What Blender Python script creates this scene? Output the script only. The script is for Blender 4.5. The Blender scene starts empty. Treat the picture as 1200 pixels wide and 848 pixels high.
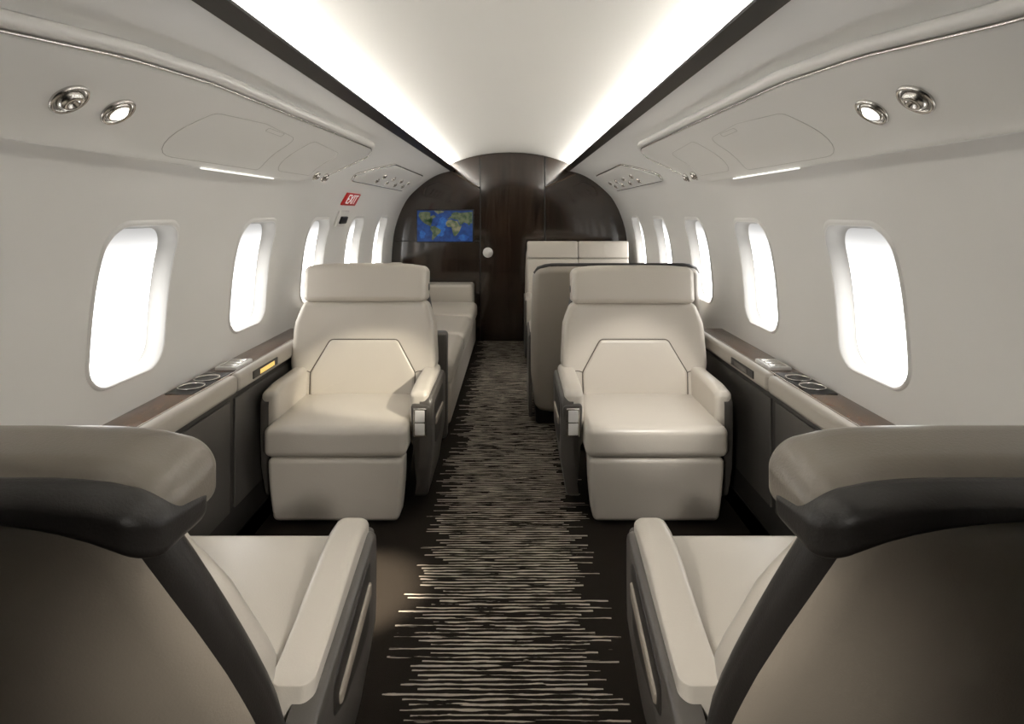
import bpy, bmesh, math, random
from mathutils import Vector, Matrix
random.seed(7)
C = bpy.context.scene.collection
PI = math.pi
CX, CZ, F = 0.045, 1.25, 683.0
# ------------------------------------------------------------------ materials
def newmat(name):
    m = bpy.data.materials.new(name); m.use_nodes = True
    nt = m.node_tree; b = nt.nodes['Principled BSDF']
    return m, nt, b
def mat(name, col, rough=.5, metal=0, bump=0, bscale=300, var=0, coat=0, spec=.5):
    m, nt, b = newmat(name)
    b.inputs['Base Color'].default_value = (*col, 1)
    b.inputs['Roughness'].default_value = rough
    b.inputs['Metallic'].default_value = metal
    b.inputs['Specular IOR Level'].default_value = spec
    if coat: b.inputs['Coat Weight'].default_value = coat; b.inputs['Coat Roughness'].default_value = .08
    tc = nt.nodes.new('ShaderNodeTexCoord')
    if bump:
        n = nt.nodes.new('ShaderNodeTexNoise'); n.inputs['Scale'].default_value = bscale; n.inputs['Detail'].default_value = 3
        bp = nt.nodes.new('ShaderNodeBump'); bp.inputs['Strength'].default_value = bump; bp.inputs['Distance'].default_value = .002
        nt.links.new(tc.outputs['Object'], n.inputs['Vector']); nt.links.new(n.outputs['Fac'], bp.inputs['Height'])
        nt.links.new(bp.outputs['Normal'], b.inputs['Normal'])
    if var:
        n = nt.nodes.new('ShaderNodeTexNoise'); n.inputs['Scale'].default_value = 4
        r = nt.nodes.new('ShaderNodeValToRGB')
        r.color_ramp.elements[0].color = (*[c*(1-var) for c in col], 1); r.color_ramp.elements[1].color = (*[min(1, c*(1+var)) for c in col], 1)
        nt.links.new(tc.outputs['Object'], n.inputs['Vector']); nt.links.new(n.outputs['Fac'], r.inputs['Fac']); nt.links.new(r.outputs['Color'], b.inputs['Base Color'])
    return m
def emis(name, col, s, col2=None):
    m, nt, b = newmat(name)
    b.inputs['Base Color'].default_value = (*col, 1); b.inputs['Emission Color'].default_value = (*col, 1); b.inputs['Emission Strength'].default_value = s
    if col2:
        tc = nt.nodes.new('ShaderNodeTexCoord'); n = nt.nodes.new('ShaderNodeTexNoise'); n.inputs['Scale'].default_value = 26; n.inputs['Detail'].default_value = 5
        r = nt.nodes.new('ShaderNodeValToRGB'); r.color_ramp.elements[0].position = .38; r.color_ramp.elements[1].position = .62
        r.color_ramp.elements[0].color = (*col, 1); r.color_ramp.elements[1].color = (*col2, 1)
        nt.links.new(tc.outputs['Object'], n.inputs['Vector']); nt.links.new(n.outputs['Fac'], r.inputs['Fac']); nt.links.new(r.outputs['Color'], b.inputs['Emission Color'])
    return m
def wood(name, c1, c2, rough, axis_scale, coat=1, detail=8, dist=1.2, spec=.5):
    m, nt, b = newmat(name)
    tc = nt.nodes.new('ShaderNodeTexCoord'); mp = nt.nodes.new('ShaderNodeMapping'); mp.inputs['Scale'].default_value = axis_scale
    n = nt.nodes.new('ShaderNodeTexNoise'); n.inputs['Scale'].default_value = 3; n.inputs['Detail'].default_value = detail; n.inputs['Distortion'].default_value = dist
    r = nt.nodes.new('ShaderNodeValToRGB'); e = r.color_ramp.elements
    e[0].position = .32; e[0].color = (*c1, 1); e[1].position = .72; e[1].color = (*c2, 1)
    L = nt.links.new
    L(tc.outputs['Object'], mp.inputs['Vector']); L(mp.outputs['Vector'], n.inputs['Vector']); L(n.outputs['Fac'], r.inputs['Fac']); L(r.outputs['Color'], b.inputs['Base Color'])
    b.inputs['Roughness'].default_value = rough; b.inputs['Specular IOR Level'].default_value = spec
    b.inputs['Coat Weight'].default_value = coat; b.inputs['Coat Roughness'].default_value = .06
    return m
CREAM = mat('cream_leather', (.575, .53, .465), .29, bump=.2, bscale=260, var=.03)
RAILM = mat('rail_leather', (.44, .405, .355), .34, bump=.22, bscale=260, var=.03)
TAUPE = mat('taupe_leather', (.30, .26, .212), .34, bump=.2, bscale=260, var=.03)
CAP = mat('cap_leather', (.225, .197, .165), .32, bump=.2, bscale=260, var=.03)
SHELLT = mat('divider_leather', (.33, .295, .25), .36, bump=.22, bscale=260, var=.03)
DARKL = mat('dark_leather', (.022, .019, .017), .42, bump=.2, bscale=260)
SHROUD = mat('grey_shroud', (.085, .077, .069), .34, bump=.1)
BLACK = mat('black_plastic', (.012, .011, .011), .35, bump=.05)
STITCH = mat('stitch', (.12, .10, .08), .7, bump=.1)
WALL = mat('sidewall_paint', (.82, .808, .782), .38, bump=.05, bscale=120, var=.01)
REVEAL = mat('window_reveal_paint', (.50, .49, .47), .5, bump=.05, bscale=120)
PANELW = mat('overhead_panel_paint', (.72, .705, .675), .34, bump=.04, bscale=120, var=.01)
CEILM = mat('ceiling_fabric', (.66, .64, .595), .6, bump=.1, bscale=200, var=.01)
LINE = mat('joint_line', (.50, .48, .45), .6, bump=.05)
CHROME = mat('satin_chrome', (.62, .60, .57), .22, 1, bump=.03)
WHITEP = mat('white_plastic', (.75, .73, .70), .3, bump=.03)
SIDEP = mat('lower_sidewall', (.030, .027, .024), .5, bump=.2, var=.05)
DOORP = mat('storage_door_paint', (.062, .057, .051), .45, bump=.1, var=.04)
FLOORD = mat('dark_trim', (.010, .009, .008), .5, bump=.1)
REDM = mat('red_sign', (.55, .02, .02), .4, bump=.02)
WOODB = wood('bulkhead_veneer', (.002, .0013, .0009), (.045, .025, .0145), .14, (8, 8, .6), 1, 7, .9)
WOODL = wood('ledge_veneer', (.004, .002, .0015), (.20, .095, .042), .18, (10, 3.6, 10), .25, 7, 2.6, .3)
WOODT = wood('strip_veneer', (.003, .002, .002), (.008, .005, .004), .42, (10, .6, 10), .1)
def pane_mat():
    m, nt, b = newmat('window_daylight'); L = nt.links.new
    g = nt.nodes.new('ShaderNodeTexCoord'); sp = nt.nodes.new('ShaderNodeSeparateXYZ'); L(g.outputs['Object'], sp.inputs[0])
    mr = nt.nodes.new('ShaderNodeMapRange'); mr.interpolation_type = 'SMOOTHERSTEP'
    mr.inputs['From Min'].default_value = 1.24; mr.inputs['From Max'].default_value = .86
    mr.inputs['To Min'].default_value = .45; mr.inputs['To Max'].default_value = 6.2
    L(sp.outputs['Z'], mr.inputs['Value']); L(mr.outputs[0], b.inputs['Emission Strength'])
    b.inputs['Emission Color'].default_value = (1, .99, .975, 1); b.inputs['Base Color'].default_value = (.1, .1, .1, 1)
    return m
PANE = pane_mat()
COVE = emis('cove_led', (1, .98, .945), 39.0)
LAMP = emis('reading_lamp_lens', (1, .96, .88), 5.0)
EDGEGLOW = emis('edge_highlight', (1, .98, .93), 1.1)  # glow that paints the bright highlight along the overhead panel's lower edge
OCEAN = emis('map_ocean', (.003, .015, .07), .8, (.006, .042, .16))
SHALLOW = emis('map_shelf', (.005, .033, .14), .8, (.016, .10, .27))
LAND = emis('map_land', (.015, .035, .014), .7, (.13, .13, .075))
LANDB = emis('map_land_dry', (.03, .05, .02), .7, (.23, .19, .125))
WARM = emis('warm_outlet_light', (.85, .60, .18), .6)

# ------------------------------------------------------------------ helpers
def obj(name, bm, m, parent=None, smooth=True, kind=None, label=None, angle=None):
    bmesh.ops.recalc_face_normals(bm, faces=bm.faces)
    me = bpy.data.meshes.new(name); bm.to_mesh(me); bm.free()
    if smooth:
        me.polygons.foreach_set('use_smooth', [True]*len(me.polygons))
        if angle: me.set_sharp_from_angle(angle=math.radians(angle))
    o = bpy.data.objects.new(name, me); C.objects.link(o); me.materials.append(m)
    if parent: o.parent = parent
    if kind: o['kind'] = kind
    if label: o['label'] = label
    return o
def thing(name, label, cat, loc=(0, 0, 0), rotz=0, group=None):
    o = bpy.data.objects.new(name, None); C.objects.link(o); o.empty_display_size = .1
    o.location = loc; o.rotation_euler = (0, 0, rotz); o['label'] = label; o['category'] = cat
    if group: o['group'] = group
    return o
def rbox(x0, x1, y0, y1, z0, z1, r, n=6, m=4, puff=(0, 0, 0), fn=None, bm=None):
    bm2 = bmesh.new()
    c = ((x0+x1)/2, (y0+y1)/2, (z0+z1)/2); h = (abs(x1-x0)/2, abs(y1-y0)/2, abs(z1-z0)/2)
    r = min(r, min(h)*.999)
    ts = []
    for k in range(3):
        inn = h[k]-r
        a = [inn + r*math.tan(PI/4*i/m) for i in range(m, 0, -1)]
        mid = [-inn + 2*inn*i/n for i in range(n+1)]
        ts.append([-t for t in a]+mid+a[::-1])
    for ax in range(3):
        u, v = [(1, 2), (2, 0), (0, 1)][ax]
        for s in (-1, 1):
            g = []
            for a in ts[u]:
                row = []
                for b in ts[v]:
                    p = [0, 0, 0]; p[ax] = s*h[ax]; p[u] = a; p[v] = b
                    q = [max(-(h[k]-r), min(h[k]-r, p[k])) for k in range(3)]
                    d = Vector([p[k]-q[k] for k in range(3)])
                    if d.length > 1e-9: d = d.normalized()*r
                    w = Vector(q)+d
                    nn = [w[k]/h[k] for k in range(3)]
                    for k in range(3):
                        if puff[k]:
                            i1, i2 = (k+1) % 3, (k+2) % 3
                            w[k] += puff[k]*nn[k]*max(0, 1-nn[i1]**2)*max(0, 1-nn[i2]**2)
                    w = w+Vector(c)
                    if fn: w = Vector(fn(w))
                    row.append(bm2.verts.new(w))
                g.append(row)
            for i in range(len(g)-1):
                for j in range(len(g[0])-1):
                    bm2.faces.new((g[i][j], g[i+1][j], g[i+1][j+1], g[i][j+1]))
    bmesh.ops.remove_doubles(bm2, verts=bm2.verts, dist=1e-5)
    bmesh.ops.recalc_face_normals(bm2, faces=bm2.faces)
    if bm is None: return bm2
    me = bpy.data.meshes.new('tmp'); bm2.to_mesh(me); bm2.free(); bm.from_mesh(me); bpy.data.meshes.remove(me)
    return bm
def roundpoly(pts, r, n=6):
    out = []; N = len(pts)
    for i in range(N):
        p = Vector(pts[i]); a = Vector(pts[i-1])-p; b = Vector(pts[(i+1) % N])-p
        rr = r[i] if isinstance(r, (list, tuple)) else r
        ang = a.angle(b); d = min(rr/math.tan(ang/2), a.length*.48, b.length*.48)
        s = p+a.normalized()*d; e = p+b.normalized()*d
        for k in range(n+1):
            t = k/n; out.append(tuple(s*(1-t)**2+p*2*t*(1-t)+e*t*t))
    return out
def resample(pts, step):
    out = []; N = len(pts)
    for i in range(N):
        a = Vector(pts[i]); b = Vector(pts[(i+1) % N]); L = (b-a).length
        k = max(1, int(L/step))
        for j in range(k): out.append(tuple(a.lerp(b, j/k)))
    return out
def pad(outline, mapf, h, r, nr=4, ni=6, bm=None, skirt=0):
    """raised pillow on a surface: outline (u,v), mapf(u,v,height)"""
    if bm is None: bm = bmesh.new()
    P = [Vector(p) for p in outline]; N = len(P)
    area = sum(P[i].x*P[(i+1) % N].y-P[(i+1) % N].x*P[i].y for i in range(N))
    sg = 1 if area > 0 else -1
    nrm = []
    for i in range(N):
        t = (P[(i+1) % N]-P[i-1]); t = t.normalized() if t.length > 1e-9 else Vector((1, 0)); nrm.append(Vector((-t.y, t.x))*sg)
    cen = sum(P, Vector((0, 0)))/N
    rings = []
    if skirt: rings.append([mapf(p.x, p.y, -skirt) for p in P])
    for k in range(nr+1):
        a = PI/2*k/nr
        rings.append([mapf(*(P[i]+nrm[i]*r*(1-math.cos(a))), h*math.sin(a)) for i in range(N)])
    Q = [P[i]+nrm[i]*r for i in range(N)]
    for k in range(1, ni):
        t = k/ni; rings.append([mapf(*(q.lerp(cen, t)), h) for q in Q])
    V = [[bm.verts.new(p) for p in rg] for rg in rings]
    for a, b in zip(V, V[1:]):
        for i in range(N):
            j = (i+1) % N; bm.faces.new((a[i], a[j], b[j], b[i]))
    c = bm.verts.new(mapf(cen.x, cen.y, h))
    for i in range(N): bm.faces.new((V[-1][i], V[-1][(i+1) % N], c))
    return bm
def tube(path, r, n=8, bm=None, closed=False):
    if bm is None: bm = bmesh.new()
    P = [Vector(p) for p in path]; N = len(P); rings = []; up = Vector((0, 0, 1))
    for i in range(N):
        a = P[i-1] if (i or closed) else P[i]; b = P[(i+1) % N] if (i < N-1 or closed) else P[i]
        t = (b-a).normalized()
        s = t.cross(up)
        if s.length < 1e-3: s = t.cross(Vector((0, 1, 0)))
        s.normalize(); w = s.cross(t)
        rings.append([bm.verts.new(P[i]+s*r*math.cos(2*PI*k/n)+w*r*math.sin(2*PI*k/n)) for k in range(n)])
    for i in range(N if closed else N-1):
        a, b = rings[i], rings[(i+1) % N]
        for k in range(n): bm.faces.new((a[k], a[(k+1) % n], b[(k+1) % n], b[k]))
    if not closed:
        bm.faces.new(rings[0]); bm.faces.new(rings[-1])
    return bm
def lathe(prof, M=Matrix(), n=28, bm=None):
    if bm is None: bm = bmesh.new()
    rings = []
    for (r, z) in prof:
        if r < 1e-6: rings.append([bm.verts.new(M @ Vector((0, 0, z)))])
        else: rings.append([bm.verts.new(M @ Vector((r*math.cos(2*PI*k/n), r*math.sin(2*PI*k/n), z))) for k in range(n)])
    for a, b in zip(rings, rings[1:]):
        for k in range(n):
            j = (k+1) % n
            if len(a) == 1 and len(b) == 1: continue
            if len(a) == 1: bm.faces.new((a[0], b[j], b[k]))
            elif len(b) == 1: bm.faces.new((a[k], a[j], b[0]))
            else: bm.faces.new((a[k], a[j], b[j], b[k]))
    return bm
def grid(f, nu, nv, bm=None):
    if bm is None: bm = bmesh.new()
    V = [[bm.verts.new(f(i/nu, j/nv)) for j in range(nv+1)] for i in range(nu+1)]
    for i in range(nu):
        for j in range(nv): bm.faces.new((V[i][j], V[i+1][j], V[i+1][j+1], V[i][j+1]))
    return bm

# ------------------------------------------------------------------ cabin cross-section
ctrl = [(1.150, .55), (1.160, .62), (1.164, .75), (1.155, .92), (1.135, 1.08), (1.10, 1.2), (1.055, 1.31), (.995, 1.41), (.93, 1.475), (.85, 1.545), (.76, 1.605), (.67, 1.645), (.578, 1.667)]
def catmull(pts, sub=12):
    out = []
    P = [Vector(pts[0])*2-Vector(pts[1])]+[Vector(p) for p in pts]+[Vector(pts[-1])*2-Vector(pts[-2])]
    for i in range(1, len(P)-2):
        for k in range(sub):
            t = k/sub; a, b, c, d = P[i-1], P[i], P[i+1], P[i+2]
            out.append(.5*((2*b)+(c-a)*t+(2*a-5*b+4*c-d)*t*t+(3*b-3*c+d-a)*t**3))
    out.append(P[-2]); return out
prof = catmull(ctrl)
for _ in range(30):
    prof = [prof[0]]+[(prof[i-1]+prof[i]*2+prof[i+1])/4 for i in range(1, len(prof)-1)]+[prof[-1]]
arc = [0]
for a, b in zip(prof, prof[1:]): arc.append(arc[-1]+(b-a).length)
SMAX = arc[-1]
def PS(s):
    s = max(0, min(SMAX, s))
    lo, hi = 0, len(arc)-1
    while hi-lo > 1:
        md = (lo+hi)//2
        if arc[md] <= s: lo = md
        else: hi = md
    t = (s-arc[lo])/(arc[hi]-arc[lo]); p = prof[lo].lerp(prof[hi], t)
    return p
def PN(s):
    d = PS(s+.02)-PS(s-.02); d.normalize(); return Vector((-d.y, d.x))  # inboard normal (w,z)
def s_of_z(z):
    lo, hi = 0, SMAX
    for _ in range(40):
        md = (lo+hi)/2
        if PS(md).y < z: lo = md
        else: hi = md
    return lo
def surf(side):
    def f(y, s, h=0):
        p = PS(s)+PN(s)*h; return Vector((side*p.x, y, p.y))
    return f
YB, YE = -.9, 5.72
PITCH, W1 = .815, 1.825
bays = [W1-PITCH+i*PITCH for i in range(6)]
HW, Z0, Z1 = .178, .735, 1.215
NY, NS = 14, 12
S_LO, S_HI = 0, s_of_z(1.36)
def hole_pt(a, b, hw, hh, r):
    d = Vector((a*hw, b*hh)); lo, hi = 0, 3
    def inside(p):
        x, y = abs(p.x), abs(p.y)
        if x > hw or y > hh: return False
        if x > hw-r and y > hh-r: return (x-hw+r)**2+(y-hh+r)**2 <= r*r
        return True
    for _ in range(36):
        md = (lo+hi)/2
        if inside(d*md): lo = md
        else: hi = md
    return d*lo
square = [(-1+2*i/NY, -1) for i in range(NY)]+[(1, -1+2*i/NS) for i in range(NS)]+[(1-2*i/NY, 1) for i in range(NY)]+[(-1, 1-2*i/NS) for i in range(NS)]
sA, sB = s_of_z(Z0), s_of_z(Z1); sC = (sA+sB)/2; HH = (sB-sA)/2
CR = .085
def opening(hw, hh, r, dense=False):
    sq = square
    if dense:
        M_ = 40; sq = [(-1+2*i/M_, -1) for i in range(M_)]+[(1, -1+2*i/M_) for i in range(M_)]+[(1-2*i/M_, 1) for i in range(M_)]+[(-1, 1-2*i/M_) for i in range(M_)]
    return [hole_pt(a, b, hw, hh, r) for a, b in sq]
wn = 0
for side, nm in ((-1, 'left'), (1, 'right')):
    S = surf(side); bm = bmesh.new()
    def addgrid(ys, ss):
        V = [[bm.verts.new(S(y, s)) for s in ss] for y in ys]
        for i in range(len(ys)-1):
            for j in range(len(ss)-1): bm.faces.new((V[i][j], V[i+1][j], V[i+1][j+1], V[i][j+1]))
    lows = [S_LO+(S_HI-S_LO)*j/NS for j in range(NS+1)]; highs = [S_HI+(SMAX-S_HI)*j/20 for j in range(21)]
    first = bays[0]-PITCH/2; last = bays[-1]+PITCH/2
    if last > YE: last = YE
    ya = [YB+(first-YB)*i/8 for i in range(9)]; yb = [last+(YE-last)*i/4 for i in range(5)]
    addgrid(ya, lows); addgrid(ya, highs); addgrid(yb, lows); addgrid(yb, highs)
    for yc in bays:
        addgrid([yc-PITCH/2+PITCH*i/NY for i in range(NY+1)], highs)
        H = opening(HW, HH, CR); rings = []
        K = 10
        sm = (S_LO+S_HI)/2; sh = (S_HI-S_LO)/2
        for k in range(K+1):
            t = (k/K); t = 1-(1-t)**1.8
            rings.append([S(*(Vector((a*PITCH/2, sm+b*sh)).lerp(Vector((h.x, sC+h.y)), t)+Vector((yc, 0)))) for (a, b), h in zip(square, H)])
        V = [[bm.verts.new(p) for p in rg] for rg in rings]; N = len(square)
        for a, b in zip(V, V[1:]):
            for i in range(N): bm.faces.new((a[i], a[(i+1) % N], b[(i+1) % N], b[i]))
    bmesh.ops.remove_doubles(bm, verts=bm.verts, dist=1e-4)
    obj('wall_'+nm, bm, WALL, kind='structure', label='cream curved cabin sidewall on the '+nm)
    for yc in bays:
        wn += 1
        def ringset(D):
            bm = bmesh.new(); rings = []
            for f_, h_ in D:
                rings.append([S(yc+p.x*f_, sC-.012*(1-f_)/.17+p.y*(1-(1-f_)*.85), h_) for p in opening(HW, HH, CR, True)])
            V = [[bm.verts.new(p) for p in rg] for rg in rings]; N = len(V[0])
            for a, b in zip(V, V[1:]):
                for i in range(N): bm.faces.new((a[i], a[(i+1) % N], b[(i+1) % N], b[i]))
            return bm
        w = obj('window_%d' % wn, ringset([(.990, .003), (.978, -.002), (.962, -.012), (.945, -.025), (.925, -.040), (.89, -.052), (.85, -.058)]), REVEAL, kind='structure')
        w['label'] = 'rounded rectangular cabin window with soft grey reveal'
        obj('surround', ringset([(1.06, -.001), (1.045, .003), (1.025, .006), (1.005, .006), (.989, .0035)]), WALL, w)
        pts = [(yc+p.x*.905, sC-.01+p.y*.915) for p in opening(HW, HH, CR, True)]
        bm = bmesh.new()
        pad(pts, lambda u, v, h: S(u, v, -.051+h), .001, .002, 1, 6, bm)
        obj('pane', bm, PANE, w)
    LP = [(1.150, .56), (1.135, .42), (1.10, .22), (1.05, .0)]
    bm = grid(lambda u, v: Vector((side*(LP[int(v*3+.001)][0]), YB+(YE-YB)*u, LP[int(v*3+.001)][1])), 12, 3)
    obj('baseboard_'+nm, bm, SIDEP, kind='structure', label='dark lower sidewall panel on the '+nm)
    A = [(.577, 1.660), (.582, 1.667), (.577, 1.674), (.540, 1.689), (.532, 1.686), (.535, 1.680)]
    bm = bmesh.new()
    V = [[bm.verts.new((side*w_, y, z_)) for w_, z_ in A] for y in (YB, YE)]
    for i in range(6): bm.faces.new((V[0][i], V[0][(i+1) % 6], V[1][(i+1) % 6], V[1][i]))
    bm.faces.new(V[0]); bm.faces.new(V[1])
    obj('trim_%d' % (1 if side < 0 else 2), bm, WOODT, smooth=False, kind='structure', label='glossy dark wood strip along the %s ceiling edge' % nm)
    bm = rbox(side*.552, side*.584, .05, YE-.02, 1.692, 1.697, .002, n=1, m=2)
    o = obj('cove_light_strip', bm, COVE); o['label'] = 'hidden light strip glowing behind the %s dark ceiling trim' % nm; o['category'] = 'light'; o['group'] = 'cove lights'
CE = [(.605, 1.665), (.605, 1.70), (.590, 1.725), (.555, 1.746), (.5, 1.768), (.4, 1.80), (.28, 1.826), (.14, 1.843), (0, 1.849)]
CE2 = catmull(CE, 5)
full = [(-p.x, p.y) for p in CE2]+[(p.x, p.y) for p in CE2[::-1][1:]]
bm = bmesh.new()
V = [[bm.verts.new((x, y, z)) for x, z in full] for y in [YB+(YE-YB)*i/10 for i in range(11)]]
for a, b in zip(V, V[1:]):
    for i in range(len(full)-1): bm.faces.new((a[i], a[i+1], b[i+1], b[i]))
obj('ceiling', bm, CEILM, kind='structure', label='vaulted pale ceiling panel with cove lighting')

# ------------------------------------------------------------------ floor carpet
def carpet():
    m, nt, b = newmat('striped_carpet'); L = nt.links.new
    def node(t, **k):
        n = nt.nodes.new(t)
        for a, v in k.items(): setattr(n, a, v)
        return n
    def M(op, a, b_=None, c=None):
        n = node('ShaderNodeMath', operation=op)
        for i, x in enumerate((a, b_, c)):
            if x is None: continue
            if isinstance(x, (int, float)): n.inputs[i].default_value = x
            else: L(x, n.inputs[i])
        return n.outputs[0]
    tc = node('ShaderNodeTexCoord'); sp = node('ShaderNodeSeparateXYZ'); L(tc.outputs['Object'], sp.inputs[0])
    X, Y = sp.outputs['X'], sp.outputs['Y']
    def noise(sx, sy, off, detail=2):
        mp = node('ShaderNodeMapping'); mp.inputs['Scale'].default_value = (sx, sy, 1); mp.inputs['Location'].default_value = (off, off*1.7, 0)
        n = node('ShaderNodeTexNoise'); n.inputs['Scale'].default_value = 1; n.inputs['Detail'].default_value = detail
        L(tc.outputs['Object'], mp.inputs['Vector']); L(mp.outputs['Vector'], n.inputs['Vector']); return n.outputs['Fac']
    wob = M('MULTIPLY', M('SUBTRACT', noise(12, 30, 3, 4), .5), .0085)
    yy = M('MULTIPLY', M('ADD', Y, wob), 63)
    idx = M('FLOOR', yy); fr = M('FRACT', yy)
    dist = M('ABSOLUTE', M('SUBTRACT', fr, .5))
    th = M('ADD', M('MULTIPLY', noise(9, 92, 9, 3), .95), -.32)
    line = M('LESS_THAN', dist, th)
    wnz = node('ShaderNodeTexWhiteNoise', noise_dimensions='1D'); L(idx, wnz.inputs['W'])
    wnz2 = node('ShaderNodeTexWhiteNoise', noise_dimensions='1D'); L(M('ADD', idx, 77.3), wnz2.inputs['W'])
    rgt = M('LESS_THAN', X, M('ADD', M('MULTIPLY', wnz.outputs[0], .13), .235))
    lft = M('GREATER_THAN', X, M('SUBTRACT', M('MULTIPLY', wnz2.outputs[0], -.13), .190))
    gap = M('GREATER_THAN', noise(5, 130, 20, 1), .36)
    mask = M('MULTIPLY', M('MULTIPLY', line, gap), M('MULTIPLY', rgt, lft))
    mix = node('ShaderNodeMix', data_type='RGBA'); L(mask, mix.inputs['Factor'])
    mix.inputs['A'].default_value = (.021, .0165, .0125, 1); mix.inputs['B'].default_value = (.55, .485, .40, 1)
    fine = noise(420, 420, 1, 2)
    mul = node('ShaderNodeMix', data_type='RGBA', blend_type='MULTIPLY'); mul.inputs['Factor'].default_value = .3
    L(mix.outputs['Result'], mul.inputs['A']); L(fine, mul.inputs['B'])
    L(mul.outputs['Result'], b.inputs['Base Color']); b.inputs['Roughness'].default_value = .95; b.inputs['Specular IOR Level'].default_value = .1
    bp = node('ShaderNodeBump'); bp.inputs['Strength'].default_value = .5; bp.inputs['Distance'].default_value = .003
    L(fine, bp.inputs['Height']); L(bp.outputs['Normal'], b.inputs['Normal'])
    return m
bm = grid(lambda u, v: Vector((-1.07+2.14*u, YB+(YE-YB)*v, 0)), 4, 8)
obj('floor', bm, carpet(), smooth=False, kind='structure', label='dark brown carpet with ragged cream stripes down the aisle')

# ------------------------------------------------------------------ bulkheads
def section(extra=0.0):
    pts = [(1.05, 0), (1.10, .22), (1.135, .42), (1.150, .56)]+[(p.x, p.y) for p in prof[::6]]+[(p.x, p.y) for p in CE2]
    R = [(x+extra, z) for x, z in pts]; Lh = [(-x-extra, z) for x, z in pts[::-1][1:]]
    return R+Lh
def slab(pts, y0, y1):
    bm = bmesh.new(); V = [[bm.verts.new((x, y, z)) for x, z in pts] for y in (y0, y1)]; N = len(pts)
    for i in range(N): bm.faces.new((V[0][i], V[0][(i+1) % N], V[1][(i+1) % N], V[1][i]))
    bm.faces.new(V[0][::-1]); bm.faces.new(V[1]); return bm
obj('wall_front', slab(section(), YE, YE+.04), WOODB, smooth=False, kind='structure', label='dark glossy wood veneer bulkhead at the cabin end')
obj('wall_back', slab(section(), YB-.04, YB), SIDEP, smooth=False, kind='structure', label='bulkhead behind the viewer')
dz = [(-.285, .01), (.335, .01), (.335, 1.805), (.2, 1.826), (0, 1.84), (-.15, 1.832), (-.285, 1.815)]
d = obj('door_1', slab(dz, YE-.018, YE-.001), WOODB, smooth=False, kind='structure', label='dark veneer door in the centre of the bulkhead')
MK = Matrix.Translation((-.215, YE-.018, .868)) @ Matrix.Rotation(PI/2, 4, 'X')
obj('door_latch', lathe([(.048, 0), (.05, .006), (.044, .012), (.034, .012), (.03, .018), (.02, .024), (0, .026)], MK), WHITEP, d, label='round pale latch')
BRZ = mat('bronze_trim', (.12, .085, .06), .3, .6, bump=.02)
for i, (x0, z0, x1, z1) in enumerate([(-.60, 1.68, -.285, 1.49), (.645, 1.64, .335, 1.50)]):
    o = obj('trim_%d' % (3+i), tube([(x0, YE-.006, z0), (x1, YE-.006, z1)], .007), BRZ, kind='structure', label='thin slanted bronze trim on the bulkhead')
for i, x in enumerate((-.292, .342)):
    o = obj('trim_%d' % (5+i), rbox(x-.005, x+.005, YE-.024, YE, .01, 1.80, .002, n=1, m=2), BLACK, kind='structure', label='dark vertical joint beside the bulkhead door')
o = obj('trim_7', rbox(-1.13, -.30, YE-.01, YE, .975, .985, .002, n=1, m=2), BLACK, kind='structure', label='horizontal joint below the monitor')

# monitor with a world map
mon = thing('monitor', 'wall monitor showing a blue and green world map on the dark bulkhead', 'monitor', (-.635, YE, .965))
obj('bezel', rbox(-.282, .282, -.03, -.001, 0, .325, .006, n=1, m=3), BLACK, mon)
scr = obj('screen', rbox(-.27, .27, -.033, -.029, .012, .313, .001, n=1, m=1), OCEAN, mon, smooth=False)
def mp(lon, lat): return (-.27+.54*(lon+135)/230, .012+.301*(lat+58)/135)
lands = {
 'na': (LAND, [(-130, 55), (-125, 70), (-95, 73), (-80, 68), (-92, 58), (-80, 52), (-66, 58), (-56, 50), (-70, 42), (-81, 30), (-82, 25), (-90, 30), (-97, 26), (-97, 19), (-88, 21), (-84, 12), (-78, 8), (-92, 14), (-106, 22), (-117, 33), (-124, 42)]),
 'sa': (LAND, [(-78, 8), (-62, 10), (-50, 1), (-35, -7), (-40, -22), (-50, -29), (-58, -38), (-66, -48), (-70, -54), (-75, -48), (-71, -30), (-71, -18), (-81, -5)]),
 'af': (LANDB, [(-16, 15), (-15, 27), (-6, 35), (10, 37), (20, 32), (32, 31), (37, 20), (43, 11), (51, 11), (40, -4), (40, -15), (33, -26), (25, -34), (18, -34), (12, -18), (9, -1), (6, 5), (-8, 5)]),
 'eu': (LAND, [(-9, 37), (-9, 43), (-1, 44), (-4, 48), (4, 52), (9, 55), (6, 60), (14, 68), (28, 71), (45, 67), (70, 70), (94, 72), (94, 20), (88, 22), (80, 10), (73, 20), (60, 25), (52, 17), (44, 13), (35, 30), (36, 36), (27, 37), (22, 38), (16, 40), (8, 44), (0, 39)]),
 'gr': (LANDB, [(-48, 61), (-54, 70), (-66, 76), (-40, 77), (-22, 74), (-26, 69), (-40, 65)]),
}
for k, (m_, pl) in lands.items():
    bm = bmesh.new(); f = bm.faces.new([bm.verts.new((mp(a, b)[0], -.0345, mp(a, b)[1])) for a, b in pl])
    bmesh.ops.triangulate(bm, faces=bm.faces)
    obj('landmass', bm, m_, scr, smooth=False)
for k, (cx_, cz_, a_, b_) in enumerate([(-.05, .12, .05, .06), (-.02, .2, .04, .05), (.18, .05, .05, .03), (-.22, .08, .03, .04)]):
    bm = bmesh.new(); bm.faces.new([bm.verts.new((cx_+a_*math.cos(t*PI/10)*(1+.2*math.sin(t*1.9)), -.0338, cz_+b_*math.sin(t*PI/10)*(1+.15*math.cos(t*2.3)))) for t in range(20)])
    obj('sea_shading', bm, SHALLOW, scr, smooth=False)

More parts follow.
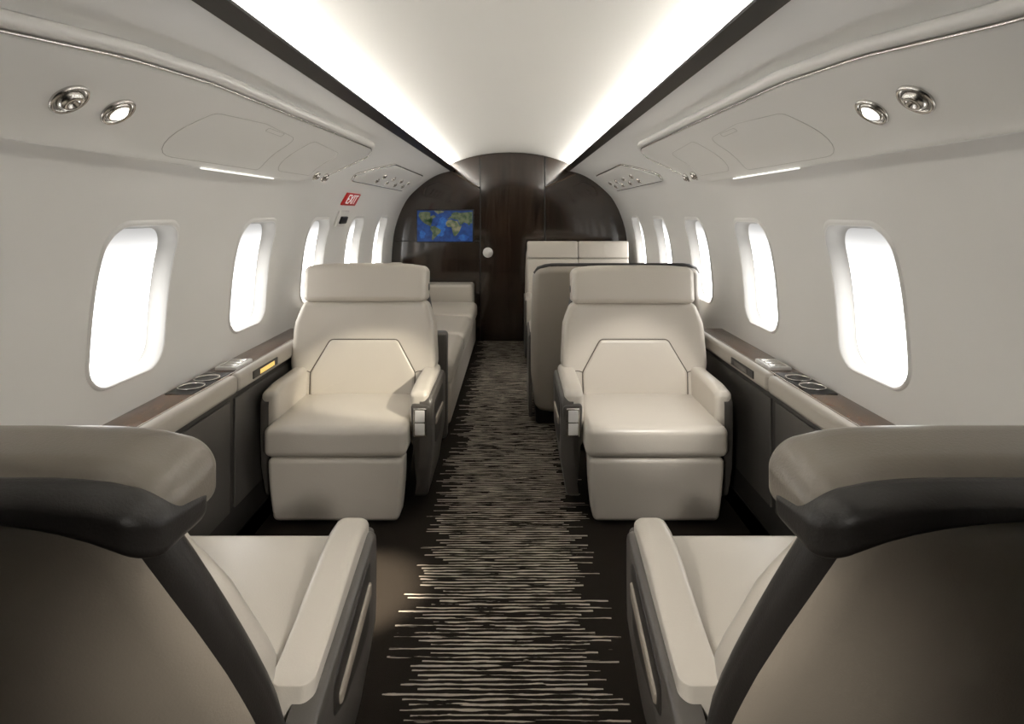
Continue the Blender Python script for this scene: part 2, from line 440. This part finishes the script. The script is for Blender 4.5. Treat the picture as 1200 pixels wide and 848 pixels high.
# ------------------------------------------------------------------ overhead panels
def frame_at(side, y, s, h):
    p = surf(side)(y, s, h); n2 = PN(s); n = Vector((side*n2.x, 0, n2.y)).normalized()
    t = Vector((0, 1, 0)); b = n.cross(t).normalized()
    return Matrix.Translation(p) @ Matrix(((t.x, b.x, n.x), (t.y, b.y, n.y), (t.z, b.z, n.z))).to_4x4()
s_low = s_of_z(1.425); s_up = s_of_z(1.618)
for side, nm in ((-1, 'left'), (1, 'right')):
    S = surf(side)
    t = thing('overhead_panel', 'long cream overhead service panel with reading lights above the %s front windows' % nm, 'overhead panel', S(1.9, s_low, 0), 0, 'long overhead service panels')
    o0 = Vector(t.location)
    def SL(y, s, h=0): return S(y, s, h)-o0
    out = [(.45, s_low), (2.62, s_low), (3.0, s_low+.05), (3.25, s_up-.06), (3.1, s_up+.012), (2.2, s_up+.0), (1.5, s_up-.012), (1.2, s_up-.04), (.9, s_up-.095), (.45, s_up-.14)]
    RR = [.02, .5, .5, .06, .25, 1, 1, 1, 1, .05]
    rp = resample(roundpoly(out, RR, 12), .04)
    hf = lambda v: .032+.036*max(0, 1-(v-s_low)/.14)**2
    obj('panel', pad(rp, lambda u, v, h: SL(u, v, (h/.03)*hf(v)), .03, .014, 6, 16, skirt=.004), PANELW, t)
    edge = roundpoly(out, RR, 18)
    er = [p for p in edge if p[1] > s_low+.03 and p[0] > .46]
    obj('rim', tube([SL(u, v+.009, .014) for u, v in er], .016, 12), WHITEP, t, label='polished raised upper rim')
    obj('rim_highlight', tube([SL(u, v-.004, .031) for u, v in er], .0038, 6), CHROME, t, label='thin polished metal edge')
    def hatch(poly, r=.03):
        rr = roundpoly(poly, r, 6); rr = resample(rr, .03)
        bm = tube([SL(u, v, hf(v)+.0001) for u, v in rr], .0012, 5, closed=True)
        return obj('hatch', bm, LINE, t, label='thin outline of a drop-down hatch')
    sm = (s_low+s_up)/2
    hatch([(1.55, s_low+.03), (2.2, s_low+.035), (2.28, sm+.055), (1.95, sm+.075), (1.66, sm+.05)], .05)
    hatch([(2.33, s_low+.045), (2.72, s_low+.05), (2.85, sm+.055), (2.42, sm+.075)], .04)
    hatch([(2.0, sm+.045), (2.14, sm+.042), (2.14, sm+.06), (2.0, sm+.062)], .008)
    sl = s_of_z(1.510)
    for y, lit in ((1.195, False), (1.342, True)):
        Mx = Matrix.Translation(-o0) @ frame_at(side, y, sl, hf(sl))
        g = obj('reading_light' if lit else 'air_nozzle', lathe([(.040, -.004), (.041, .004), (.037, .009), (.031, .006), (.029, .001), (.029, -.006)], Mx), CHROME, t, label='chrome ringed reading light, lit' if lit else 'chrome air nozzle')
        if lit:
            obj('lens', lathe([(.022, -.002), (.021, .008), (.015, .014), (.008, .017), (0, .018)], Mx), LAMP, g)
            obj('inner_ring', lathe([(.030, -.004), (.029, .006), (.0225, .010), (.022, -.002)], Mx), CHROME, g)
        else:
            obj('nozzle', lathe([(.027, -.004), (.026, .010), (.020, .016), (.011, .018), (.010, .010), (0, .010)], Mx), CHROME, g)
    for y in (2.80, 2.93):
        Mx = Matrix.Translation(-o0) @ frame_at(side, y, s_low+.055, hf(s_low+.055))
        obj('air_nozzle', lathe([(.026, -.004), (.027, .004), (.022, .008), (.016, .004), (.015, .014), (.006, .018), (0, .014)], Mx, 20), CHROME, t)
    obj('edge_highlight', tube([SL(1.80+i*.09, s_low+.013, .0660) for i in range(7)], .0026, 6), EDGEGLOW, t, label='glowing line standing in for the highlight on the lower panel edge')
    t2 = thing('overhead_panel', 'small hexagonal overhead panel with rows of air nozzles near the bulkhead on the %s' % nm, 'overhead panel', S(4.4, s_low, 0), 0, 'small overhead panels')
    o0 = Vector(t2.location)
    sa, sb = s_of_z(1.455), s_of_z(1.592)
    out = [(3.55, sa), (5.1, sa), (5.45, (sa+sb)/2), (5.2, sb), (4.0, sb), (3.5, sa+.05)]
    rp = resample(roundpoly(out, [.06, .1, .1, .1, .2, .06], 6), .06)
    obj('panel', pad(rp, lambda u, v, h: SL(u, v, h), .018, .01, 4, 8, skirt=.004), PANELW, t2)
    obj('rim', tube([SL(u, v, .006) for u, v in rp], .007, 6, closed=True), CHROME, t2)
    for i in range(4):
        for j in range(2):
            Mx = Matrix.Translation(-o0) @ frame_at(side, 4.0+i*.30+.07*j, sa+.052+j*.05, .018)
            nz = obj('air_nozzle', lathe([(.022, -.003), (.023, .005), (.016, .010), (.012, .006), (.011, .014), (0, .016)], Mx, 16), CHROME, t2)

# exit sign + handle, left wall
S = surf(-1)
sx = s_of_z(1.345)
Mx = frame_at(-1, 3.83, sx, 0)
ex = thing('exit_sign', 'small red sign with white EXIT lettering high on the left wall', 'sign', Mx.translation)
MI = Matrix.Translation(-Mx.translation) @ Mx
def placed(bm, M_):
    bmesh.ops.transform(bm, matrix=M_, verts=bm.verts); return bm
obj('plate', placed(rbox(-.155, .155, -.045, .045, 0, .012, .006, n=1, m=3), MI), REDM, ex)
cu = bpy.data.curves.new('t', 'FONT'); cu.body = 'EXIT'; cu.size = .095; cu.align_x = 'CENTER'; cu.align_y = 'CENTER'; cu.extrude = .001
to = bpy.data.objects.new('t', cu); C.objects.link(to); bpy.context.view_layer.update()
me = bpy.data.meshes.new_from_object(to.evaluated_get(bpy.context.evaluated_depsgraph_get())); bpy.data.objects.remove(to)
bm = bmesh.new(); bm.from_mesh(me)
bmesh.ops.scale(bm, vec=(1.15, 1, 1), verts=bm.verts)
ex_t = placed(bm, MI @ Matrix.Translation((0, 0, .0135)))
obj('lettering', ex_t, emis('sign_white', (.9, .88, .85), .3), ex, smooth=False)
Mx = frame_at(-1, 3.80, s_of_z(1.22), 0)
hd = thing('emergency_handle', 'small black emergency handle in cream housing below the exit sign', 'handle', Mx.translation)
MI = Matrix.Translation(-Mx.translation) @ Mx
obj('housing', placed(rbox(-.10, .10, -.055, .055, 0, .02, .01, n=1, m=3), MI), WHITEP, hd)
obj('grip', placed(rbox(-.065, .065, -.03, .02, .016, .034, .008, n=1, m=3), MI), BLACK, hd)

# ------------------------------------------------------------------ side ledges
LZ = .632
def ledge(side, nm):
    y0, y1 = .35, 3.14
    t = thing('side_ledge', 'cream railed side ledge with dark wood top and cup holders under the %s windows' % nm, 'side ledge', (side*1.09, 1.7, 0), 0, 'side ledges')
    ox, oy = side*1.09, 1.7
    def X(a, b): return (min(side*a, side*b)-ox, max(side*a, side*b)-ox)
    a, b = X(1.035, 1.148)
    def slope(p):
        k = max(0, min(1, (.56-p.z)/.56)); cx = abs(p.x+ox)
        return (p.x if cx < 1.06 else p.x-side*.10*k, p.y, p.z)
    obj('body', rbox(a, b, y0-oy, y1-oy, .0, .585, .012, n=4, m=3, fn=slope), SIDEP, t)
    segs = [(y0, 1.10), (1.106, 2.22), (2.226, y1)]
    for (p, q) in segs:
        a, b = X(1.006, 1.048)
        obj('rail', rbox(a, b, p-oy, q-oy, .566, LZ+.004, .018, n=4, m=5), RAILM, t, label='cream padded rail')
    a, b = X(1.040, 1.162)
    obj('ledge_top', rbox(a, b, y0-oy, y1-oy, .60, LZ, .004, n=2, m=2), WOODL, t, label='glossy dark wood top')
    a, b = X(1.043, 1.047)
    obj('inlay_strip', rbox(a, b, y0-oy, y1-oy, LZ-.002, LZ+.003, .002, n=1, m=2), CHROME, t, label='thin metal edge of the wood top')
    for (p, q) in ((1.12, 1.66), (1.70, 2.20), (2.24, 3.1)):
        a, b = X(1.028, 1.036)
        obj('storage_door', rbox(a, b, p-oy, q-oy, .12, .540, .004, n=1, m=2), DOORP, t, label='flush dark storage door')
    for yc in (1.40, 2.12):
        a, b = X(1.056, 1.150)
        obj('cup_holder_plate', rbox(a, b, yc-.13-oy, yc+(.14 if yc > 2 else .05)-oy, LZ-.004, LZ+.002, .002, n=1, m=2), BLACK, t)
        for dy in ((0, .105) if yc > 2 else (0,)):
            cx = side*1.103-ox; cy = yc+dy-.05-oy
            M_ = Matrix.Translation((cx, cy, LZ))
            c = obj('cup_holder', lathe([(.042, .001), (.046, .005), (.044, .008), (.040, .006), (.039, .001)], M_), CHROME, t, label='chrome rimmed cup holder')
            obj('cup_well', lathe([(.0395, .0035), (.026, .0025), (0, .002)], M_), BLACK, c)
    a, b = X(1.05, 1.14)
    cp = obj('control_panel', rbox(a, b, 2.30-oy, 2.44-oy, LZ-.01, LZ+.012, .006, n=1, m=3), WHITEP, t, label='small pale control panel')
    for k in range(3):
        a, b = X(1.062, 1.125)
        obj('control_button', rbox(a, b, 2.315+k*.04-oy, 2.345+k*.04-oy, LZ+.010, LZ+.0145, .002, n=1, m=2), CHROME, cp)
    a, b = X(1.002, 1.009)
    out = obj('outlet', rbox(a, b, 2.34-oy, 2.58-oy, .584, .616, .003, n=1, m=2), BLACK, t, label='slim outlet panel in the rail')
    a, b = X(1.000, 1.004)
    obj('outlet_light', rbox(a, b, 2.40-oy, 2.54-oy, .590, .609, .001, n=1, m=2), WARM if side < 0 else SHROUD, out)
    return t
ledge(-1, 'left'); ledge(1, 'right')

# ------------------------------------------------------------------ single seats
def seat(label, x, y, rz, aisle, recline, drop, group, hz=0, near=False):
    t = thing('aircraft_seat', label, 'seat', (x, y, 0), rz, group)
    R = math.radians(recline); py, pz = .2, .38
    def rot(p):
        dy, dz_ = p[1]-py, p[2]-pz
        return Vector((p[0], py+dy*math.cos(R)+dz_*math.sin(R), pz-dy*math.sin(R)+dz_*math.cos(R)))
    def tl(p):
        k = max(0, min(1, (.27-p.z)/.25)); return (p.x*(1-.07*k*k), p.y+.012*k, p.z)
    obj('leg_rest', rbox(-.270, .270, -.242, -.13, .018, .276, .022, n=8, m=5, puff=(0, .004, 0), fn=tl), CREAM, t)
    obj('pedestal', rbox(-.25, .25, -.16, .26, .0, .27, .02, n=3, m=3, fn=lambda p: (p.x*(1-.15*max(0, (.27-p.z)/.27)), p.y, p.z)), FLOORD, t)
    c = obj('seat_cushion', rbox(-.284, .284, -.25, .27 if near else .24, .279, .402, .030, n=10, m=6, puff=(0, .003, .005)), CREAM, t)
    def hwid(z):
        P = [(.30, .285), (.42, .312), (.54, .342), (.70, .334), (.85, .292), (1.1, .28)]
        for (a, wa), (b, wb) in zip(P, P[1:]):
            if z <= b:
                k = max(0, (z-a)/(b-a)); k = k*k*(3-2*k); return wa+(wb-wa)*k
        return .28
    ztop = .92 if near else .855+hz
    def bfn(p):
        s = hwid(p.z)/.30*(.93-.16*max(0, p.z-.55)/.3 if near else 1); yy = p.y
        yy -= .035*(abs(p.x)/.30)**3 if p.y < .26 and not near else 0
        return rot((p.x*s, yy, p.z))
    bc = obj('back_cushion', rbox(-.30, .30, .240 if near else .195, .315, .33, ztop, .028, n=12, m=5, puff=(0, .005, 0), fn=bfn), CREAM, t)
    def fy(xx, zz):
        s = hwid(zz)/.30; u = xx/s/.30; v = (zz-.5925)/.2625
        if near: return .236
        return .195-.005*max(0, 1-u*u)*max(0, 1-v*v)-.035*abs(u)**3
    lw = .9 if near else 1
    lp = roundpoly([(-.245*lw, .385), (.245*lw, .385), (.247*lw, .50), (.160*lw, .652), (-.160*lw, .652), (-.247*lw, .50)], [.02, .02, .03, .03, .03, .03], 6)
    lp = resample(lp, .03)
    obj('lumbar_pad', pad(lp, lambda u, v, h: rot((u, fy(u, v)-h+.004, v)), .013, .016, 5, 5), CREAM, bc, label='raised six sided lumbar pad')
    obj('seam', tube([rot((u, fy(u, v)-.0022, v)) for u, v in lp], .0026, 5, closed=True), STITCH, bc)
    if not near:
        for s in (-1, 1):
            pts = [(s*(.247+.0115*i), .50+.006*i-.0012*i*i) for i in range(8)]
            obj('seam', tube([rot((u, fy(u, v)-.0005, v)) for u, v in pts], .0022, 5), STITCH, bc)
        def hfn(p):
            zz = p.z-.022*(abs(p.x)/.30)**5*max(0, (p.z-.84-hz)/.2); yy = p.y-.02*(abs(p.x)/.3)**2
            return rot((p.x, yy, zz))
        hh = .291
        obj('headrest', rbox(-hh, hh, .172, .345, .850+hz, 1.032+hz, .028, n=10, m=7, puff=(0, .003, .002), fn=hfn), CREAM, t)
        obj('headrest_back', rbox(-hh-.002, hh+.002, .235, .366, .865+hz, .985+hz, .055, n=10, m=7, puff=(0, .010, 0), fn=hfn), DARKL, t, label='dark leather rear wrap')
        ST = .915+hz; TA, TP = .16, 2
    else:
        def lift(p):   # underside sweeps up toward the rear centre
            k = max(0, min(1, (p.y-.49)/.12)); k = k*k*(3-2*k); q = max(0, min(1, (.945-p.z)/.12))
            e = max(0, 1-(abs(p.x)/.31)**2.4)
            return p.z+.080*k*q*e
        def hfn(p):
            q = (abs(p.x)/.30)
            kz = .45+.55*max(0, min(1, (p.z-.835)/.12))
            return Vector((p.x, p.y-.025*q**3, lift(p)-.050*q**5*kz-.10*max(0, p.y-.50)-.008))
        obj('headrest', rbox(-.286, .286, .450, .600, .850, .957, .038, n=16, m=7, puff=(0, .004, .003), fn=hfn), CAP, t, label='taupe topped headrest')
        obj('headrest_back', rbox(-.289, .289, .480, .632, .832, .948, .040, n=16, m=7, puff=(0, .003, 0), fn=lambda p: hfn(Vector((p.x, p.y, p.z-.06*max(0, (.60-p.y)/.11)*max(0, (p.z-.88)/.07))))), DARKL, t, label='dark leather rear wrap')
        ST = .985; TA, TP = .33, 1.3
    def sfn(p):
        z = p.z; w = 1 if z > .35 else 1-.12*((.35-z)/.25)
        q = max(0, min(1, (z-.50)/(.53 if near else ST-.50)))
        w *= 1.05-TA*q**TP
        return rot((p.x*w, p.y+.05*max(0, (.35-z)/.25)*-1, z))
    zm, zh = (.12+ST)/2, (ST-.12)/2
    PU = .055 if near else .03
    sh = obj('back_shell', rbox(-.315, .315, .285, .350, .12, ST, .028, n=14, m=5, puff=(0, PU, 0), fn=sfn), DARKL, t, label='dark leather rear shell')
    rp = roundpoly([(-.275, .15), (.275, .15), (.304, .42), (.304, .66), (.294, ST-.004), (-.294, ST-.004), (-.304, .66), (-.304, .42)], [.05, .05, .1, .2, .07, .07, .2, .1], 7)
    rp = resample(rp, .03)
    def ry(u, v, h):
        n1, n2 = u/.315, (v-zm)/zh
        return sfn(Vector((u, .346+PU*max(0, 1-n1*n1)*max(0, 1-n2*n2)+h, v)))
    obj('rear_panel', pad(rp, ry, .022, .040, 6, 8), TAUPE, sh, label='taupe padded rear panel')
    def dr(yy):
        k = max(0, min(1, (yy+.12)/.42)); k = k*k*(3-2*k); return drop*k
    for s in (-1, 1):
        isA = (s == aisle)
        xa, xb = (.281, .360) if isA else (.262, .332)
        def afn(p, s=s):
            k = max(0, min(1, (-p.y-.02)/.14)); z = p.z
            top = max(0, (z-.40)/.13)
            z -= (.018*k*k + dr(p.y) + (.018 if near else 0))*top
            yb = p.y + (.10*max(0, (.42-z)/.17) if p.y < 0 else 0)*.35
            return (p.x, yb, z)
        a, b = sorted((s*xa, s*xb))
        obj('armrest', rbox(a, b, -.155, .27, .27, .528, .024, n=8, m=5, fn=afn), CREAM, t)
        xo = xb-.006; th_ = .022 if isA else .008
        ze = .018 if near else 0
        ol = [(-.160, .495-ze), (.26, .500-drop-ze), (.33, .46-drop), (.27, .07), (-.10, .05), (-.150, .20), (-.160, .34)]
        ol = resample(roundpoly(ol, [.045, .05, .05, .05, .05, .1, .1], 6), .03)
        shr = obj('side_panel', pad(ol, lambda u, v, h, s=s: Vector((s*(xo+h-(.03*max(0, (.25-v)/.2) if isA else 0)), u, v)), th_, .012, 4, 5, skirt=.03), SHROUD, t, label='dark grey side panel')
        if isA:
            il = [(-.09, .455-ze), (.20, .455-drop*.8-ze), (.20, .35-drop*.6), (.12, .26), (.01, .26), (-.07, .27)]
            il = resample(roundpoly(il, .03, 5), .03)
            obj('inset', pad(il, lambda u, v, h, s=s: Vector((s*(.374+h), u, v)), .004, .006, 3, 4), DARKL, shr)
            st = [(-.075, .385), (.17, .375-drop*.6), (.165, .345-drop*.6), (-.07, .350)]
            obj('trim_bar', pad(resample(roundpoly(st, .01, 4), .03), lambda u, v, h, s=s: Vector((s*(.3775+h), u, v)), .006, .006, 3, 3), TAUPE, shr, label='taupe bar set in the panel')
            fr = [(.302, .10), (.348, .10), (.370, .26), (.368, .462), (.288, .470), (.292, .26)]
            fr = resample(roundpoly(fr, .018, 5), .02)
            def yfront(v): return -.155+(.10*max(0, (.42-v)/.17))*.35
            fp = obj('switch_panel', pad([(s*u, v) for u, v in fr], lambda u, v, h: Vector((u, yfront(v)-.001-h, v)), .008, .006, 3, 4, skirt=.04), SHROUD, t, label='dark grey front panel of the armrest')
            w = obj('switch_plate', rbox(*sorted((s*.300, s*.354)), -.171, -.159, .335, .452, .005, n=1, m=3), CHROME, fp)
            for k in range(2):
                obj('switch', rbox(*sorted((s*.307, s*.347)), -.1745, -.169, .343+k*.053, .391+k*.053, .003, n=1, m=3), WHITEP, w)
    return t
seat('cream leather seat facing the viewer, left of the aisle, in warm light', -.670, 2.555, 0, 1, 6, .0, 'seats facing the viewer', -.02)
seat('cream leather seat facing the viewer, right of the aisle, before the double seat', .612, 2.555, 0, -1, 6, .0, 'seats facing the viewer', -.03)
seat('nearest seat seen from behind at lower left, dark taupe back and cream armrest', -.675, 1.305, PI, -1, 24, .10, 'near seats seen from behind', -.06, True)
seat('nearest seat seen from behind at lower right, dark taupe back and cream armrest', .700, 1.305, PI, 1, 24, .10, 'near seats seen from behind', -.06, True)

# ------------------------------------------------------------------ double seats
def double_seat(label, x, y, rz, hw=.475, ht=1.005):
    t = thing('double_seat', label, 'seat', (x, y, 0), rz, 'double seats')
    R = math.radians(7)
    def rot(p):
        dy, dz_ = p[1]-.2, p[2]-.38
        return Vector((p[0], .2+dy*math.cos(R)+dz_*math.sin(R), .38-dy*math.sin(R)+dz_*math.cos(R)))
    obj('seat_base', rbox(-hw+.03, hw-.03, -.2, .26, 0, .28, .02, n=3, m=3), FLOORD, t)
    obj('front_panel', rbox(-hw+.05, hw-.05, -.235, -.19, .04, .275, .02, n=4, m=4), CREAM, t)
    def nar(p):
        q = max(0, (abs(p[0])-hw+.13)/.13)
        zz = p[2]-.040*q**2.2*max(0, (p[2]-.75)/.22)
        w = 1-.03*max(0, (p[2]-.5)/.5)**2-.06*max(0, (.35-p[2])/.25)**1.5
        return rot((p[0]*w, p[1]-.04*q*q, zz))
    for s in (-1, 1):
        a, b = sorted((s*.001, s*(hw-.055)))
        obj('seat_cushion', rbox(a, b, -.25, .24, .28, .41, .045, n=8, m=5, puff=(0, .005, .01)), CREAM, t)
        a, b = sorted((s*.001, s*(hw-.02)))
        obj('back_cushion', rbox(a, b, .19, .30, .36, .85, .016, n=8, m=5, puff=(0, .004, 0), fn=rot), CREAM, t)
        obj('headrest', rbox(a, b, .180, .31, .851, ht, .014, n=8, m=5, puff=(0, .003, 0), fn=rot if ht > 1 else nar), CREAM, t)
        a, b = sorted((s*(hw-.06), s*(hw+.0)))
        obj('armrest', rbox(a, b, -.16, .2, .30, .555, .028, n=6, m=5), CREAM, t)
        a, b = sorted((s*(hw-.01), s*(hw+.012)))
        obj('side_panel', rbox(a, b, -.15, .28, .05, .53, .008, n=4, m=3), SHROUD, t)
    obj('back_shell', rbox(-hw, hw, .27, .36, .10, .975, .04, n=18, m=6, puff=(0, .03, 0), fn=nar), SHELLT, t, label='taupe leather rear shell')
    ez = [(-hw+.012, .950)]+[(-hw+.03+(2*hw-.06)*i/24, .974) for i in range(25)]+[(hw-.012, .950)]
    obj('shell_edge', tube([nar((u, .325, v)) for u, v in ez], .013, 8), DARKL, t, label='dark piped top edge')
    return t
double_seat('taupe backed double seat facing away, behind the right cream seat', .632, 3.72, PI, .492, .945)
double_seat('cream double seat facing the viewer in front of the bulkhead', .615, 4.98, 0)

# ------------------------------------------------------------------ divan
dv = thing('divan', 'long cream leather divan along the left wall before the bulkhead', 'sofa', (-.7, 4.4, 0))
def D(x0, x1, y0, y1, z0, z1, r, nm_, m_, **k): return obj(nm_, rbox(x0+.7, x1+.7, y0-4.4, y1-4.4, z0, z1, r, n=6, m=4, **k), m_, dv)
D(-1.05, -.34, 3.30, 5.40, 0, .27, .02, 'base', FLOORD)
D(-.40, -.315, 3.28, 5.42, .06, .285, .025, 'front_panel', CREAM)
for a, b in ((3.27, 3.97), (3.995, 4.69), (4.715, 5.42)):
    D(-1.02, -.30, a, b, .285, .43, .045, 'seat_cushion', CREAM, puff=(0, 0, .018))
    D(-1.125, -.97, a, b, .40, .80, .045, 'back_cushion', CREAM, puff=(.012, 0, 0))
D(-1.10, -.345, 5.43, 5.69, .05, .585, .03, 'end_armrest', CREAM)
D(-1.08, -.325, 3.175, 3.26, .02, .60, .02, 'end_panel', SHROUD)

# ------------------------------------------------------------------ lights
def spot(loc, tgt, e, ang, col, blend=.6, size=.02):
    l = bpy.data.lights.new('added_spot', 'SPOT'); l.energy = e; l.spot_size = math.radians(ang); l.spot_blend = blend; l.color = col; l.shadow_soft_size = size
    o = bpy.data.objects.new('added_spot', l); C.objects.link(o); o.location = loc
    o.rotation_euler = (Vector(tgt)-Vector(loc)).to_track_quat('-Z', 'Y').to_euler()
spot((.80, 1.40, 1.46), (-.60, 2.66, .47), 170, 16, (1, .92, .76))  # added lamp standing in for the sunlight patch on the left seat
spot((-.80, 1.40, 1.44), (-.48, 1.92, 0), 620, 18, (1, .90, .74), .8)  # added lamp making the pool of sunlight on the carpet
spot((.80, 1.40, 1.44), (.60, 2.6, .45), 55, 30, (1, .96, .90))
spot((.60, -.70, 1.40), (-.33, .98, .52), 120, 22, (1, .95, .87), 1, .12)  # unseen lamp added behind the camera to light the left near seat back
spot((-.55, -.70, 1.40), (.37, .98, .52), 120, 22, (1, .95, .87), 1, .12)  # its mirrored partner, also added out of view, for the right seat back
w = bpy.data.worlds.new('world'); bpy.context.scene.world = w; w.use_nodes = True
w.node_tree.nodes['Background'].inputs[0].default_value = (.8, .85, .9, 1); w.node_tree.nodes['Background'].inputs[1].default_value = .3
# ------------------------------------------------------------------ camera
cam = bpy.data.cameras.new('camera'); co = bpy.data.objects.new('camera', cam); C.objects.link(co)
co.location = (CX, 0, CZ); co.rotation_euler = (PI/2, 0, 0)
cam.sensor_width = 36; cam.sensor_fit = 'HORIZONTAL'; cam.lens = 36*F/1200; cam.shift_x = -.0025; cam.shift_y = -.145; cam.clip_start = .02
bpy.context.scene.camera = co
bpy.context.scene.view_settings.view_transform = 'Standard'
